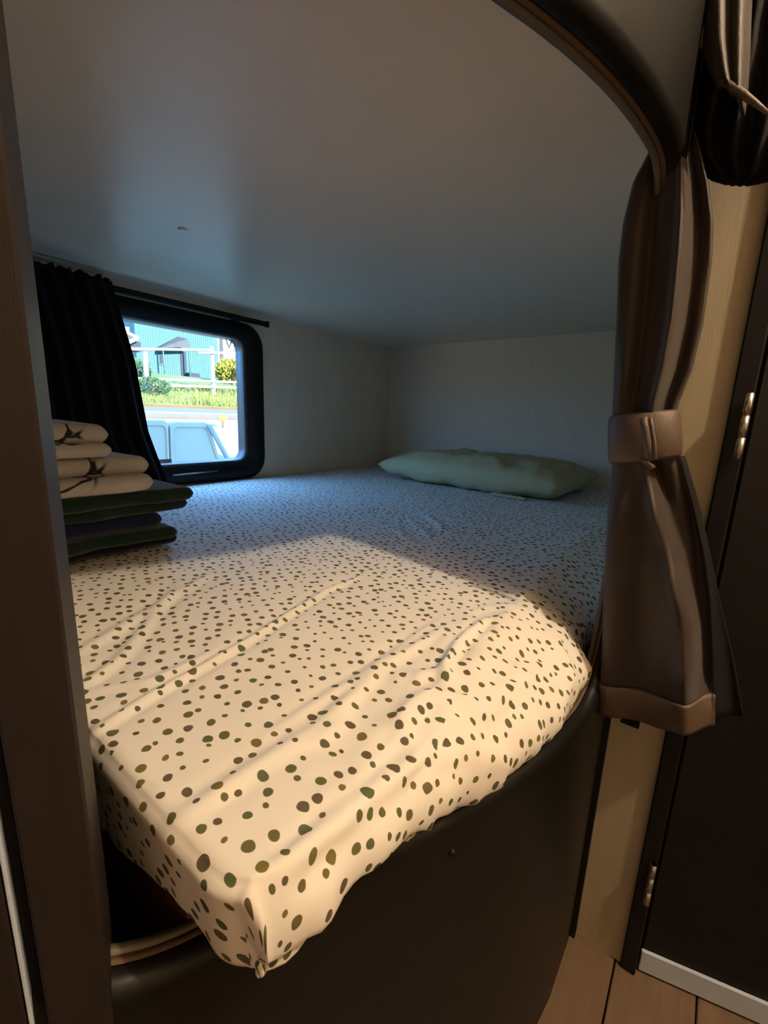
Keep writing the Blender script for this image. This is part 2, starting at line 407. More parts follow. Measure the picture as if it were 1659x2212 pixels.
wpart(ring_surface('window_frame', [yz(o0, XL), yz(o0, XF-.006), yz(o1, XF), yz(g1, XF), yz(g1, XL-.02), yz(o0, XL-.02)], M_black, None, True))
wpart(ring_surface('inner_rim', [yz(g1, XF-.002), yz(g2, XF-.014), yz(g0, XL-.03), yz(g1, XL-.03)], M_gasket, None, True))
V = yz(g1, XL-.031)+yz(g1, XL-.036); k = len(g1)
pane = fix(mesh_obj('window_pane', V, [tuple(range(k)), tuple(range(2*k-1, k-1, -1))]+[(i, (i+1) % k, k+(i+1) % k, k+i) for i in range(k)], M_glass, None, False)); wpart(pane)
# latch bar along the lower frame, and small fittings
A = onx(372, 1027, XF+.004); Bq = onx(470, 1017, XF+.004)
lb = wpart(tube('latch_bar', [A, Bq], .0035, M_chrome)); 
A = onx(362, 1040, XF+.010); hk = wpart(tube('curtain_hook', [A, A+np.array([0, .002, -.018]), A+np.array([0, .012, -.022])], .0025, M_chrome))
M_sticker = mat('beige_sticker', (190, 180, 160), .7, .3)
A = onx(352, 992, XL-.0305); Bq = onx(371, 1003, XL-.0305)
wpart(box('sticker', (XL-.0308, A[1]-.02, Bq[2]-.004), (XL-.0298, Bq[1], A[2]), M_sticker))
A = onx(488, 731, XL-.029); Bq = onx(501, 731, XL-.029); c = onx(495, 751, XL-.029)
wpart(tube('pull_loop', [A, (A+c)/2+np.array([0, -.002, 0]), c, (Bq+c)/2+np.array([0, .002, 0]), Bq], .0022, M_gasket, None, 8))

# curtain rail and the black window curtain
RX, RZ = XL+.055, onx(560, 697, XL+.055)[2]
rail = empty('curtain_rail', (RX, .6, RZ)); tag(rail, 'slim black curtain rail above the bunk window', 'curtain rail')
def rpart(o): o.parent = rail; o.location = -Vector(rail.location); return o
ye = onx(574, 700, RX)[1]
rpart(box('rail_bar', (RX-.008, .02, RZ-.009), (RX+.008, ye, RZ+.009), M_black, None, .003, 2))
rpart(box('rail_end_cap', (RX-.01, ye, RZ-.011), (RX+.01, ye+.012, RZ+.011), M_black, None, .003, 2))
for y in (.12, .62, 1.08): rpart(box('rail_bracket', (XL+.001, y-.012, RZ-.006), (RX-.008, y+.012, RZ+.006), M_black, None, .002, 1))
wc = empty('window_curtain', (RX, .35, RZ)); tag(wc, 'black pleated curtain drawn over the left half of the bunk window', 'curtain')
edge = [(225, 585), (240, 640), (255, 690), (270, 740), (285, 790), (298, 860), (312, 930), (335, 990), (362, 1056)]
ez = []; ey = []
for p in edge:
    q = onx(*p, RX+.006); ez.append(q[2]); ey.append(q[1])
ez, ey = ez[::-1], ey[::-1]
nu, nv = 220, 50; V = []
ztop = RZ+.008; zbot = ZB+.008
for j in range(nv):
    f = j/(nv-1); z = ztop+(zbot-ztop)*f
    yr = interp(z, ez, ey)
    for i in range(nu):
        u = i/(nu-1); y = .03+(yr-.03)*u
        am = .010+.012*f
        ph = u*15*2*math.pi + .6*nz(u*6, f*2, 3)
        x = RX+.036 + am*math.sin(ph) + .006*nz(u*9, f*3, 1)
        zz = z + (.006*math.sin(ph*1.0+1)*(1-f)**4) + .004*nz(u*20, 0, 5)*(1-f)**4
        V.append((x-.003*u, y, min(zz, ZC-.003)))
o = solid(mesh_obj('curtain_cloth', V, gridfaces(nu, nv), M_wcurt), .002); o.parent = wc; o.location = -Vector(wc.location)
V = []
for j in range(4):
    for i in range(nu):
        u = i/(nu-1); y = .03+(ey[-1]-.03)*u
        ph = u*15*2*math.pi + .6*nz(u*6, 0, 3)
        V.append((RX+.034+.013*math.sin(ph), y, min(ZC-.002, RZ+.016-.012*j+.004*math.sin(ph*1.7))))
o = solid(mesh_obj('curtain_header', V, gridfaces(nu, 4), M_wcurt), .004); o.parent = wc; o.location = -Vector(wc.location)

# ================================================================== BED
bed = empty('bed_base', (-.85, 1.1, 0)); tag(bed, 'reddish brown wooden bed base under the dotted mattress', 'bed base')
def bpart(o, e): o.parent = e; o.location = -Vector(e.location); return o
bpart(box('base_deck', (XL+.006, .141, .50), (-.285, YB-.006, .535), M_redwood, None, .002, 1), bed)
bpart(box('foot_board', (XL+.006, .126, .0), (-.262, .140, .585), M_redwood, None, .002, 1), bed)
bpart(box('side_board', (-.31, .151, .0), (-.285, YB-.006, .499), M_redwood, None, .002, 1), bed)
mt = empty('mattress', (-.85, 1.1, .536)); tag(mt, 'mattress in a white sheet printed with olive and brown dots', 'mattress')
bpart(box('mattress_core', (XL+.02, .15, .536), (-.27, YB-.02, ZB-.018), M_mattress, None, .03, 3), mt)

# fitted sheet: grid with rounded, drooping right side and foot
XI, YI = XL+.004, YB-.004
YF = .117
def crease_x(y): return interp(y, [.1, .16, .25, .37, .5, .66, .8, 2.2], [-.172, -.176, -.184, -.195, -.200, -.212, -.225, -.235])
def edge_x(y): return interp(y, [.08, .14, .2, .3, .38, .46, .57, .64, .70, .8, 2.2], [-.160, -.158, -.154, -.138, -.124, -.106, -.098, -.098, -.112, -.115, -.115])
ridges = []
def ridge(pts, amp, wd, plane=ZB):
    q = [onz(px, py, plane)[:2] for px, py in pts]
    ridges.append((np.array(q), amp, wd))
ridge([(165, 1602), (330, 1500), (520, 1395), (700, 1278), (790, 1240)], .0042, .006)
ridge([(343, 1799), (520, 1680), (700, 1562), (830, 1432), (1000, 1330)], .0030, .008)
ridge([(150, 1500), (260, 1420), (330, 1330), (400, 1245)], .0040, .007)
ridge([(150, 1420), (300, 1330), (470, 1230)], .0028, .009)
ridge([(170, 1490), (320, 1470), (480, 1400)], .0020, .006)
ridge([(574, 1895), (700, 1790), (816, 1680), (925, 1592), (960, 1500)], .0060, .006)
ridge([(560, 1600), (760, 1470), (900, 1370), (970, 1330)], .0022, .006)
ridge([(970, 1490), (1050, 1500), (1130, 1420), (1200, 1380)], .0065, .007)
ridge([(965, 1480), (960, 1440), (990, 1390), (1060, 1330)], .0065, .006)
ridge([(975, 1500), (1020, 1490), (1080, 1470)], .0040, .004)
ridge([(940, 1580), (965, 1530), (975, 1495)], .0065, .005)
ridge([(925, 1650), (950, 1590), (1010, 1560)], .0040, .005)
ridge([(1010, 1570), (1060, 1640), (1080, 1680)], .0035, .005)
ridge([(1050, 1560), (1110, 1620)], .0030, .005)
ridge([(660, 1950), (720, 1830), (735, 1800)], .0030, .005)
ridge([(150, 1290), (420, 1150), (520, 1110)], .0030, .010)
ridge([(380, 1130), (560, 1100), (700, 1080)], .0020, .014)
ridge([(840, 1130), (900, 1180)], .003, .012); ridge([(880, 1120), (940, 1165)], .003, .012); ridge([(920, 1110), (970, 1150)], .003, .012)
ridge([(430, 1190), (530, 1130)], .004, .018)
def seg_dist(P, q):
    best = np.full(len(P), 9.0); tt = np.zeros(len(P)); L = len(q)-1
    for i in range(L):
        a, b_ = q[i], q[i+1]; ab = b_-a; t = np.clip(((P-a)@ab)/(ab@ab), 0, 1)
        d = np.linalg.norm(P-(a+t[:, None]*ab), axis=1); k = d < best; best[k] = d[k]; tt[k] = (i+t[k])/L
    return best, tt
# non-uniform parameter lines; positive overshoot = skirt
us = list(np.linspace(0, .62, 44, endpoint=False))+list(np.linspace(.62, 1, 130))
vs = list(np.linspace(0, .62, 150, endpoint=False))+list(np.linspace(.62, 1, 70))
SK = .17
ts = list(np.linspace(0, SK, 26))[1:]
GU = [(u, 0) for u in us]+[(1, t) for t in ts]
GV = [(0, t) for t in ts[::-1]]+[(v, 0) for v in vs]
verts, uvs, ups = [], [], []
for (v, b_) in GV:
    yb = YF+(YI-YF)*v
    xc = crease_x(yb); xe = edge_x(yb)
    for (u, a) in GU:
        xb = XI+(xc-XI)*u
        d = math.hypot(a, b_)
        RC = .036
        p_, q_ = xb-(xc-RC), (YF+RC)-yb
        if p_ > 0 and q_ > 0:
            mm = max(p_, q_)/math.hypot(p_, q_); mm = 1-(1-mm)*.9
            xb, yq = xc-RC+p_*mm, YF+RC-q_*mm
        else: yq = yb
        if d == 0:
            verts.append([xb, yq, ZB]); uvs.append((xb, yq)); continue
        ca, sb = a/d, b_/d
        # side: rounded slope that rolls under; foot: short, almost vertical drop
        hz = interp(yb, [.1, .2, .34, .5, 2.2], [.026, .036, .066, .076, .076])
        per = .080
        th = min(d, SK)/per*math.pi/2; thm = math.radians(112); ext = 0
        if th > thm: ext = (th-thm)*per/(math.pi/2); th = thm
        near = 1-smooth((yb-.2)/.12)
        ext = min(ext, .030-.018*near)
        q1 = min(1, th/(math.pi/2))
        zs = hz*(.5*(1-math.cos(th))+.5*q1 if th < math.pi/2 else 1-math.cos(th))+ext*(.55-.25*near)
        xo = (xe-xc)*math.sin(th)-ext*.85
        dn = min(1, d/SK)
        Df = interp(xb, [-.6, -.36, -.28, -.22, -.17], [.12, .10, .068, .044, .034])
        yo = .010*smooth(dn/.16)-.008*dn
        zfo = Df*(dn if dn > .16 else dn*dn/.32+dn*.5)
        x = xb+xo*ca; y = yq-yo*sb; z = ZB-(zs*ca*ca+zfo*sb*sb)-.034*dn*math.exp(-(math.hypot(xb-xc, yb-YF)/.075)**2)
        if ca*sb > 0: y += .004*dn*sb*ca*2; x += .004*dn*sb*ca*2
        wob = (.003+.004*ca)*smooth(d/.12)*(1-1.4*ca*sb)*(nz(xb*14, yb*14, 2)+.7*nz(xb*34, yb*34, 8))
        x += wob*ca; y -= wob*sb; z += .5*wob
        verts.append([x, y, z]); uvs.append((xb+a, yb-b_))
P = np.array(verts)
nu, nv = len(GU), len(GV)
G = P.reshape(nv, nu, 3)
UV = np.array(uvs).reshape(nv, nu, 2)
ku = len(us)-1; kv = len(ts)                    # last column / first row of the flat top
step = np.linalg.norm(np.diff(G, axis=1), axis=2)[:, ku:]
UV[:, ku+1:, 0] = UV[:, ku:ku+1, 0]+np.cumsum(step, axis=1)
step = np.linalg.norm(np.diff(G, axis=0), axis=2)[:kv][::-1]
UV[:kv, :, 1] = UV[kv:kv+1, :, 1]-np.cumsum(step, axis=0)[::-1]
uvs = UV.reshape(-1, 2)
du = np.gradient(G, axis=1); dv = np.gradient(G, axis=0)
nrm = np.cross(du, dv); nrm /= np.linalg.norm(nrm, axis=2, keepdims=True)+1e-12
nrm = nrm.reshape(-1, 3)
disp = np.zeros(len(P))
for q, amp, wd in ridges:
    d, t = seg_dist(P[:, :2], q)
    fade = np.minimum(1, np.minimum(t, 1-t)*6)
    disp += amp*fade*np.exp(-(d/wd)**2)
    disp -= .45*amp*fade*np.exp(-((d-wd*1.6)/wd)**2)
for i, p in enumerate(P):
    disp[i] += .0035*nz(p[0]*5, p[1]*5, 3)+.0010*nz(p[0]*22, p[1]*22, 4)
    # pulled, crumpled cloth along the side by the opening
    wgt = smooth((p[0]+.30)/.10)*smooth((p[1]-.16)/.10)*(1-smooth((p[1]-.78)/.12))
    if wgt > 0:
        r1 = 1-abs(nz(p[0]*16+p[1]*7, p[1]*9-p[0]*12, 9)); r2 = 1-abs(nz(p[0]*30, p[1]*26, 11))
        disp[i] += wgt*(.0075*(r1**5-.45)+.0028*(r2**5-.45))
corner = (G[..., 0]*0)
corner[:kv+1, ku:] = 1
disp *= 1-corner.reshape(-1)
P2 = P+nrm*disp[:, None]
beyond = np.array([[math.hypot(a, b_) > SK*1.001 for (u, a) in GU] for (v, b_) in GV]).reshape(-1)
sfaces = [f for f in gridfaces(nu, nv) if not all(beyond[k] for k in f)]
sh = mesh_obj('fitted_sheet', P2, sfaces, M_sheet, None)
uvl = sh.data.uv_layers.new(name='UVMap'); li = np.zeros(len(sh.data.loops), dtype=np.int32); sh.data.loops.foreach_get('vertex_index', li)
uvl.data.foreach_set('uv', np.array(uvs)[li].astype(np.float32).ravel())
solid(sh, .0015, -1); bpart(sh, mt)

# pillow against the back wall
def pillow():
    nu, nv = 60, 44; V = []; Fc = []
    lx, ly, h = .405, .25, .070
    for side in (1, -1):
        for j in range(nv):
            for i in range(nu):
                a = 2*i/(nu-1)-1; b_ = 2*j/(nv-1)-1
                pinch = 1-.10*(a*a)*(1-b_*b_)-.0
                x = lx*a*(1-.07*(1-a*a)*0-.05*b_*b_*(1-abs(a))); y = ly*b_*(1-.09*a*a*0-.10*(1-abs(b_))*a*a)
                e = max(0, (1-a**4)*(1-b_**4))**.42
                z = h*e*side*(1+.0*pinch)
                z += side*e*(.020*nz(x*9, y*9, side*3)+.010*nz(x*22, y*10, 7+side)+.005*((1-abs(nz(x*14+y*5, y*6, 3)))**4-.4))
                if side < 0: z = max(z, -.052)
                V.append((x, y, z))
    k = nu*nv
    Fc = gridfaces(nu, nv)+[tuple(k+i for i in f[::-1]) for f in gridfaces(nu, nv)]
    o = mesh_obj('pillow', V, Fc, M_pillow)
    bm = bmesh.new(); bm.from_mesh(o.data); bmesh.ops.remove_doubles(bm, verts=bm.verts, dist=1e-4); bmesh.ops.recalc_face_normals(bm, faces=bm.faces); bm.to_mesh(o.data); bm.free()
    o.location = (-.80, 1.80, ZB+.062); o.rotation_euler = (math.radians(.8), math.radians(.5), math.radians(-3))
    tag(o, 'sage green cotton pillow lying against the back wall', 'pillow')
    hem = []
    for j in range(6):
        for i in range(24):
            hem.append((.16+.006*i, -.242-.004*j, -.046-.0014*j+.003*nz(i*.3, j*.4, 2)))
    solid(mesh_obj('pillowcase_hem', hem, gridfaces(24, 6), M_pillow, o), .002)
    return o
pillow()

# folded blankets and towels at the foot
def folded(name, x0, x1, y0, y1, zs, m, label, cat, group, seed, sag=.006, edge_r=None, xs=None):
    """a folded cloth: each (z0,z1) is one layer with a rolled edge facing the room"""
    e = empty(name, ((x0+x1)/2, (y0+y1)/2, zs[0][0])); tag(e, label, cat, group)
    for li, (za, zb) in enumerate(zs):
        ox = (xs[li] if xs else 0); t = (zb-za)/2; zc = (za+zb)/2
        nphi = 44; V = []
        hx = (x1-x0)/2; hy = (y1-y0)/2; cx = (x0+x1)/2+ox; cy = (y0+y1)/2
        er = t*1.25
        S = [(-hy+er-er*math.cos(q), math.sin(q)) for q in np.linspace(.05, math.pi/2, 10)]
        S += [(v_, 1) for v_ in np.linspace(-hy+er, hy-er, 42)[1:-1]]
        S += [(hy-er+er*math.sin(q), math.cos(q)) for q in np.linspace(0, math.pi/2-.05, 10)]
        ny = len(S)-1
        for (sy, cap) in S:
            for k in range(nphi):
                a = 2*math.pi*k/nphi; c, sn = math.cos(a), math.sin(a)
                xx = math.copysign(hx-t+t*abs(c), c) if abs(c) > .04 else (hx-t)*c/.04
                zz = t*sn*cap
                xx -= math.copysign(t*(1-cap), xx)*.8*min(1, abs(xx)/.05)
                yy = cy+sy
                wob = .016*nz(yy*8, li*3.1, seed)+.008*nz(yy*19, li*2, seed+3)
                xx += wob*(1 if xx > 0 else 0)*min(1, max(0, xx)/.05)
                yy += .012*nz(xx*8, li*2.7, seed+5)*smooth((sy-.0)/hy)
                zz += sag*nz(yy*5+seed, xx*4, seed)*smooth(li+ .3)
                V.append((cx+xx-e.location.x, yy-e.location.y, max(zc+zz, ZB+.006)-e.location.z))
        Fc = gridfaces(nphi, ny+1, True)+[tuple(range(nphi-1, -1, -1)), tuple(range(ny*nphi, (ny+1)*nphi))]
        fix(mesh_obj('folded_layer', V, Fc, m, e))
    return e
gB = 'folded blankets stacked at the foot of the bed'
folded('folded_blanket', -1.28, -.845, .10, .445, [(.657, .676)], M_dnavy, 'blackish navy blanket at the very bottom of the folded stack', 'blanket', gB, 1, 0)
folded('folded_blanket', -1.28, -.815, .09, .425, [(.677, .700)], M_green, 'dark green blanket between the two navy ones in the folded stack', 'blanket', gB, 2, .002)
folded('folded_blanket', -1.28, -.825, .09, .408, [(.701, .729)], M_navy, 'navy blue blanket just under the upper green one', 'blanket', gB, 5, .002)
folded('folded_blanket', -1.28, -.805, .09, .456, [(.730, .752), (.749, .775)], M_green, 'dark green blanket directly beneath the white towels', 'blanket', gB, 8, .002, xs=[-.012, 0])
gT = 'white towels with dark line print on the blankets'
folded('folded_towel', -1.22, -.80, .10, .385, [(.776, .806), (.802, .836)], M_towel, 'wider white towel with dark branch print, lower of the two', 'towel', gT, 11, .003, xs=[0, -.02])
folded('folded_towel', -1.20, -.81, .10, .328, [(.838, .862), (.859, .893)], M_towel, 'smaller white towel with dark line print on top of the stack', 'towel', gT, 15, .003, xs=[0.004, -.012])

# small dark mark on the ceiling
q = onz(395, 495, ZC)
bm = bmesh.new(); bmesh.ops.create_cone(bm, cap_ends=True, segments=20, radius1=.011, radius2=.008, depth=.003)
me = bpy.data.meshes.new('screw_cover'); bm.to_mesh(me); bm.free(); me.materials.append(M_ceil)
o = bpy.data.objects.new('screw_cover', me); COL.objects.link(o); o.location = (q[0], q[1], ZC-.0015); o.rotation_euler = (math.pi, 0, 0)
o.parent = bpy.data.objects['ceiling']

# ================================================================== BUNK CURTAIN
CYP = .660
bc = empty('bunk_curtain', (-.07, CYP, .55)); tag(bc, 'dark brown satin curtain gathered by a tie-back beside the bunk opening', 'curtain')
rows = [(258, 1448, 1492), (300, 1428, 1506), (335, 1400, 1516), (400, 1366, 1532), (480, 1346, 1542), (560, 1336, 1539), (700, 1331, 1520), (800, 1326, 1496), (870, 1323, 1468), (895, 1322, 1462), (990, 1322, 1466),
        (1020, 1320, 1478), (1100, 1312, 1500), (1200, 1307, 1522), (1300, 1303, 1535), (1400, 1300, 1540), (1460, 1297, 1542), (1500, 1295, 1542), (1528, 1296, 1540)]
py = [r[0] for r in rows]; pxl = [r[1] for r in rows]; pxr = [r[2] for r in rows]
def curtain_pt(u, yy, tilt=0):
    xl = interp(yy, py, pxl); xr = interp(yy, py, pxr)
    px = xl+(xr-xl)*u
    return ony(px, yy+tilt*u, CYP)
def fold_depth(u, yy):
    """towards the room (negative y)"""
    ti = math.exp(-((yy-945)/70)**2)
    if yy < 945:
        f = .008*math.sin(u*2*math.pi*1.9+.5+.5*nz(u*2, yy*.004, 1)) + .002*math.sin(u*2*math.pi*4.1+1+.002*yy)
        f += .010*math.exp(-((u-.66)/.06)**2) - .010*math.exp(-((u-.80)/.07)**2)
    else:
        s = (yy-945)/600
        c0 = .42+.36*min(1, s*1.5); # bright fold edge running down to the right
        f = .016*math.exp(-((u-c0)/.10)**2) - .026*smooth((u-c0-.05)/.10)*(1-smooth((s-.78)/.12))
        f += .007*math.sin(u*9+s*2) + .010*nz(u*2.2, s*3, 6) + .006*math.sin(s*22+u*4)*math.exp(-((u-c0)/.12)**2)
    return -(f*(1-.75*ti))
nu, nv = 90, 130; V = []
yys = np.linspace(258, 1528, nv)
hd = lambda yy: interp(yy, [258, 400, 800, 945, 1100, 1548], [.014, .024, .028, .026, .032, .034])
for yy in yys:
    for i in range(nu):                       # closed loop: front and back
        a = i/nu
        if a < .6: u = a/.6; s = 1
        else: u = 1-(a-.6)/.4; s = -1
        p = curtain_pt(u, yy, 34*smooth((yy-1350)/150))
        bul = hd(yy)*math.sqrt(max(0, 1-(2*u-1)**2))
        if s > 0: y = p[1]-bul*.7+fold_depth(u, yy)*min(1, bul/.012)
        else: y = p[1]+bul*.8+.006*math.sin(u*20)*min(1, bul/.012)
        V.append((p[0]-bc.location.x, y-bc.location.y, p[2]-bc.location.z))
Fc = gridfaces(nu, nv, True)+[tuple(range(nu))]
fix(mesh_obj('curtain_cloth', V, Fc, M_cloth, bc))
# hem band along the bottom
V = []; nb = 60
for j, yy in enumerate((1462, 1468, 1496, 1520, 1527)):
    for i in range(nb):
        u = -.01+1.02*i/(nb-1)
        p = curtain_pt(u, yy, 36)
        bul = hd(yy)*math.sqrt(max(0, 1-(2*min(1, max(0, u))-1)**2))
        y = p[1]-bul*.7+fold_depth(u, yy)*min(1, bul/.012)-.003-(.002 if 0 < j < 4 else 0)
        V.append((p[0]-bc.location.x, y-bc.location.y, p[2]-bc.location.z))
solid(mesh_obj('hem', V, gridfaces(nb, 5), M_tie, bc), .003)
# darker back flap spreading to the right
V = []; fr = [(985, 1440, 1478), (1100, 1440, 1512), (1300, 1440, 1556), (1420, 1440, 1584), (1550, 1450, 1606)]
for yy in np.linspace(985, 1550, 30):
    for i in range(26):
        u = i/25; xl = interp(yy, [r[0] for r in fr], [r[1] for r in fr]); xr = interp(yy, [r[0] for r in fr], [r[2] for r in fr])
        p = ony(xl+(xr-xl)*u, yy, CYP+.05)
        V.append((p[0]-bc.location.x, p[1]-bc.location.y+.006*math.sin(u*9+yy*.004), p[2]-bc.location.z))
solid(mesh_obj('back_flap', V, gridfaces(26, 30), M_wcurt, bc), .002)
# tie-back band and its loop
V = []; nb = 64
for j, (yy, g) in enumerate(((893, .002), (899, .005), (945, .006), (986, .005), (993, .002))):
    for i in range(nb):
        a = 2*math.pi*i/nb; u = .5+.5*math.cos(a)
        p = curtain_pt(u, yy+14*(u-.5)*(-1), 0); cxm = curtain_pt(.5, yy, 0)[0]
        x = p[0]+(g-.002)*math.cos(a); y = p[1]-(hd(yy)*.70+.006+g)*math.sin(a)
        V.append((x-bc.location.x, y-bc.location.y, p[2]-bc.location.z))
solid(fix(mesh_obj('tie_band', V, gridfaces(nb, 5, True), M_tie, bc)), .0025)
pts = []
yb_ = CYP-.040
for (px_, yy) in ((1390, 902), (1394, 925), (1399, 955), (1401, 990)):
    p = ony(px_, yy, yb_); pts.append(Vector(p)-bc.location)
lo = tube('tie_loop', pts, [.0045, .0052, .0052, .0045], M_tie, bc, 12)
pts2 = [p+Vector((.0075, -.0015, 0)) for p in pts]
tube('tie_seam', pts2, .0018, M_strip, lo, 8)
p = ony(1396, 997, yb_); q2 = ony(1412, 1012, yb_)
tube('tie_knot', [Vector(p)-bc.location+Vector((-.007, 0, .002)), Vector(p)-bc.location, Vector(q2)-bc.location], .003, M_tie, bc, 8)
# stitched tag under the hem
A = ony(1342, 1548, CYP-.005); Bq = ony(1380, 1574, CYP-.005)
tg = box('stitched_tag', (A[0], CYP-.008, Bq[2]), (Bq[0], CYP-.003, A[2]+.02), M_wcurt, None, .001, 1); bpart(tg, bc)

p = curtain_pt(.5, 262, 0)
o = tube('hanging_peg', [(p[0], .742, p[2]-.004), (p[0], CYP-.004, p[2]-.004)], .005, M_black, None, 10); bpart(o, bc)
# upper bunk's curtain hanging in a swag above it
UY = .685
uc = empty('upper_curtain', (-.03, UY, 1.15)); tag(uc, 'bunched dark brown curtain of the upper bunk in the top right corner', 'curtain')
urows = [(-420, 1500, 1760), (-60, 1498, 1760), (60, 1500, 1755), (160, 1496, 1745), (240, 1488, 1735), (310, 1484, 1725), (355, 1495, 1705), (385, 1530, 1680), (398, 1565, 1630)]
uy = [r[0] for r in urows]; V = []; nu, nv = 80, 70
for yy in np.linspace(-420, 398, nv):
    xl = interp(yy, uy, [r[1] for r in urows]); xr = interp(yy, uy, [r[2] for r in urows])
    b0 = .035*math.sqrt(max(.02, 1-((max(yy, 150)-150)/250)**2))
    for i in range(nu):
        a = i/nu; s = 1 if a < .6 else -1
        u = a/.6 if s > 0 else 1-(a-.6)/.4
        p = ony(xl+(xr-xl)*u, yy, UY)
        bul = b0*max(0, 1-(2*u-1)**2)**.4
        y = p[1]-s*bul+(-.008*math.sin(u*26+.01*yy)-.006*nz(u*6, yy*.01, 4))*min(1, bul/.02)
        V.append((p[0]-uc.location.x, y-uc.location.y, p[2]-uc.location.z))
fix(mesh_obj('curtain_swag', V, gridfaces(nu, nv, True)+[tuple(range((nv-1)*nu, nv*nu))], M_wcurt, uc))  # swag's shade put into the black colour; same brown fabric as the front fold
p = ony(1600, -410, UY)
o = tube('hanging_peg', [(p[0], .742, p[2]-.004), (p[0], UY-.06, p[2]-.004)], .006, M_black, None, 10); bpart(o, uc)
# front fold with its hem
V = []; nu, nv = 40, 60
fl_ = [(-420, 1508, 1640), (0, 1512, 1622), (100, 1516, 1618), (150, 1534, 1612), (185, 1552, 1606)]
for yy in np.linspace(-420, 185, nv):
    xl = interp(yy, [r[0] for r in fl_], [r[1] for r in fl_]); xr = interp(yy, [r[0] for r in fl_], [r[2] for r in fl_])
    for i in range(nu):
        u = i/(nu-1); p = ony(xl+(xr-xl)*u, yy+60*u*smooth((yy-60)/120), UY-.050)
        y = p[1]-.016*math.sin(math.pi*u)+.005*math.sin(u*14)
        V.append((p[0]-uc.location.x, y-uc.location.y, p[2]-uc.location.z))
solid(mesh_obj('front_fold', V, gridfaces(nu, nv), M_cloth, uc), .003)
pts = [Vector(ony(px_, yy, UY-.064))-uc.location for px_, yy in ((1552, 176), (1575, 183), (1600, 200), (1630, 222), (1668, 252))]
tube('hem_cord', pts, [.002, .0035, .004, .003, .0015], M_tie, uc, 8)
pts = [Vector(ony(px_, yy, UY-.060))-uc.location for px_, yy in ((1500, -300), (1502, -40), (1510, 20), (1515, 60), (1512, 105))]
tube('edge_binding', pts, .0022, M_strip, uc, 8)

# ================================================================== OUTSIDE
ALB = .32       # outdoor colours darkened to hold the view's brightness under the strong sky
def at(px, py, D): return onx(px, py, -D)
GND = [(-1.2, -.6), (2.5, -.5), (3.05, -.12), (3.5, .22), (4.2, .40), (8.6, .72), (9.0, .80), (12.5, .93), (16.0, 1.30), (18.0, 1.75), (27.0, 2.9), (33.0, 3.35), (60.0, 5.0)]
def gz(D): return interp(D, [g[0] for g in GND], [g[1] for g in GND])
def strip(name, D0, D1, y0, y1, m, n=12, lift=0, rough_=.0, parent=None, thick=.1):
    V = []; ds = np.linspace(D0, D1, n); ysx = np.linspace(y0, y1, 24)
    for D in ds:
        for y in ysx: V.append((-D, y, gz(D)+lift+rough_*nz(D, y, 1)))
    o = mesh_obj(name, V, gridfaces(24, n), m, parent); solid(o, thick, 0); return o
M_gravel = mat('pale_gravel', (214, 200, 170), .9, .2, .25, 3, .3, 40)
M_road = mat('pale_dusty_road', (160, 150, 132), .9, .2, .12, .6, .2, 20, stretch=(1, .15, 1))
M_grass = mat('dry_green_grass', (150, 165, 105), .9, .1, .45, .9, .6, 12)
M_grassb = mat('grass_blade', (160, 170, 95), .8, .1, .5, .5)
M_concrete = mat('cream_plastic', (255, 238, 205), .8, .3, .06, 2, .1, 60)
M_white0 = mat('white_board_paint', (235, 232, 220), .7, .3, .05)
M_kerb = mat('grey_kerb_stone', (128, 124, 120), .9, .2, .15, 3, .2, 30)
M_brown = mat('brown_earth', (150, 112, 74), .95, .1, .3, 2)
struct(strip('ground', 1.75, 9.2, -30, 60, M_gravel, 40, -.06), 'pale gravel ground outside the window')
struct(strip('road', 9.2, 13.2, -30, 60, M_road, 8, 0), 'pale dusty road beyond the window')
struct(strip('verge', 13.2, 62, -60, 110, M_grass, 40, 0, .10), 'grassy bank rising behind the road')
k0 = struct(box('kerb', (-9.15, -20, .74), (-8.75, 40, .84), M_kerb, None, .02, 2), 'grey kerb along the near side of the road')
struct(box('road_edge', (-12.6, -20, .93), (-12.35, 40, 1.04), M_brown, None, .02, 2), 'brown earth edge along the far side of the road')
# low barrier of upright pale panels outside
PD = 3.2
def upright(poly, label, rim=False, D=PD):
    """panel with the given outline (pixels, clockwise from lower left), a bevelled rim and real thickness"""
    L = [np.array(at(px_, py_, D))[1:] for px_, py_ in poly]
    L[0][1] = L[-1][1] = gz(D)-.06
    c = sum(L)/len(L)
    def sc(d): return [q+(c-q)/np.linalg.norm(c-q)*d for q in L]
    def ring(lp, x): return [(x, q[0], q[1]) for q in lp]
    rg = [ring(L, -D-.07), ring(L, -D-.008), ring(sc(.008), -D), ring(sc(.040), -D), ring(sc(.046), -D-.010)]
    n = len(L); V = [v for q in rg for v in q]
    Fc = gridfaces(n, 5, True)+[tuple(range(n-1, -1, -1)), tuple(range(4*n, 5*n))]
    e = empty('barrier_panel', (-D, float(c[0]), gz(D)-.06)); tag(e, label, 'barrier panel', 'pale barrier panels outside the window')
    o = fix(mesh_obj('panel_body', V, Fc, M_concrete, None, False)); bpart(o, e)
    if rim:
        o = tube('slanted_rim', [at(px_, py_, D-.012) for px_, py_ in rim], .020, M_white0, None, 8); bpart(o, e)
upright([(230, 1040), (230, 908), (352, 907), (360, 910), (364.5, 918), (364.5, 1040)], 'pale upright panel next to the curtain edge, seen through the window')
upright([(367, 1040), (367, 922), (371, 915), (378, 911.5), (443, 912), (452, 917), (519, 1040)], 'pale upright panel with a slanting right edge in the window view', [(452, 918), (519, 1040)])
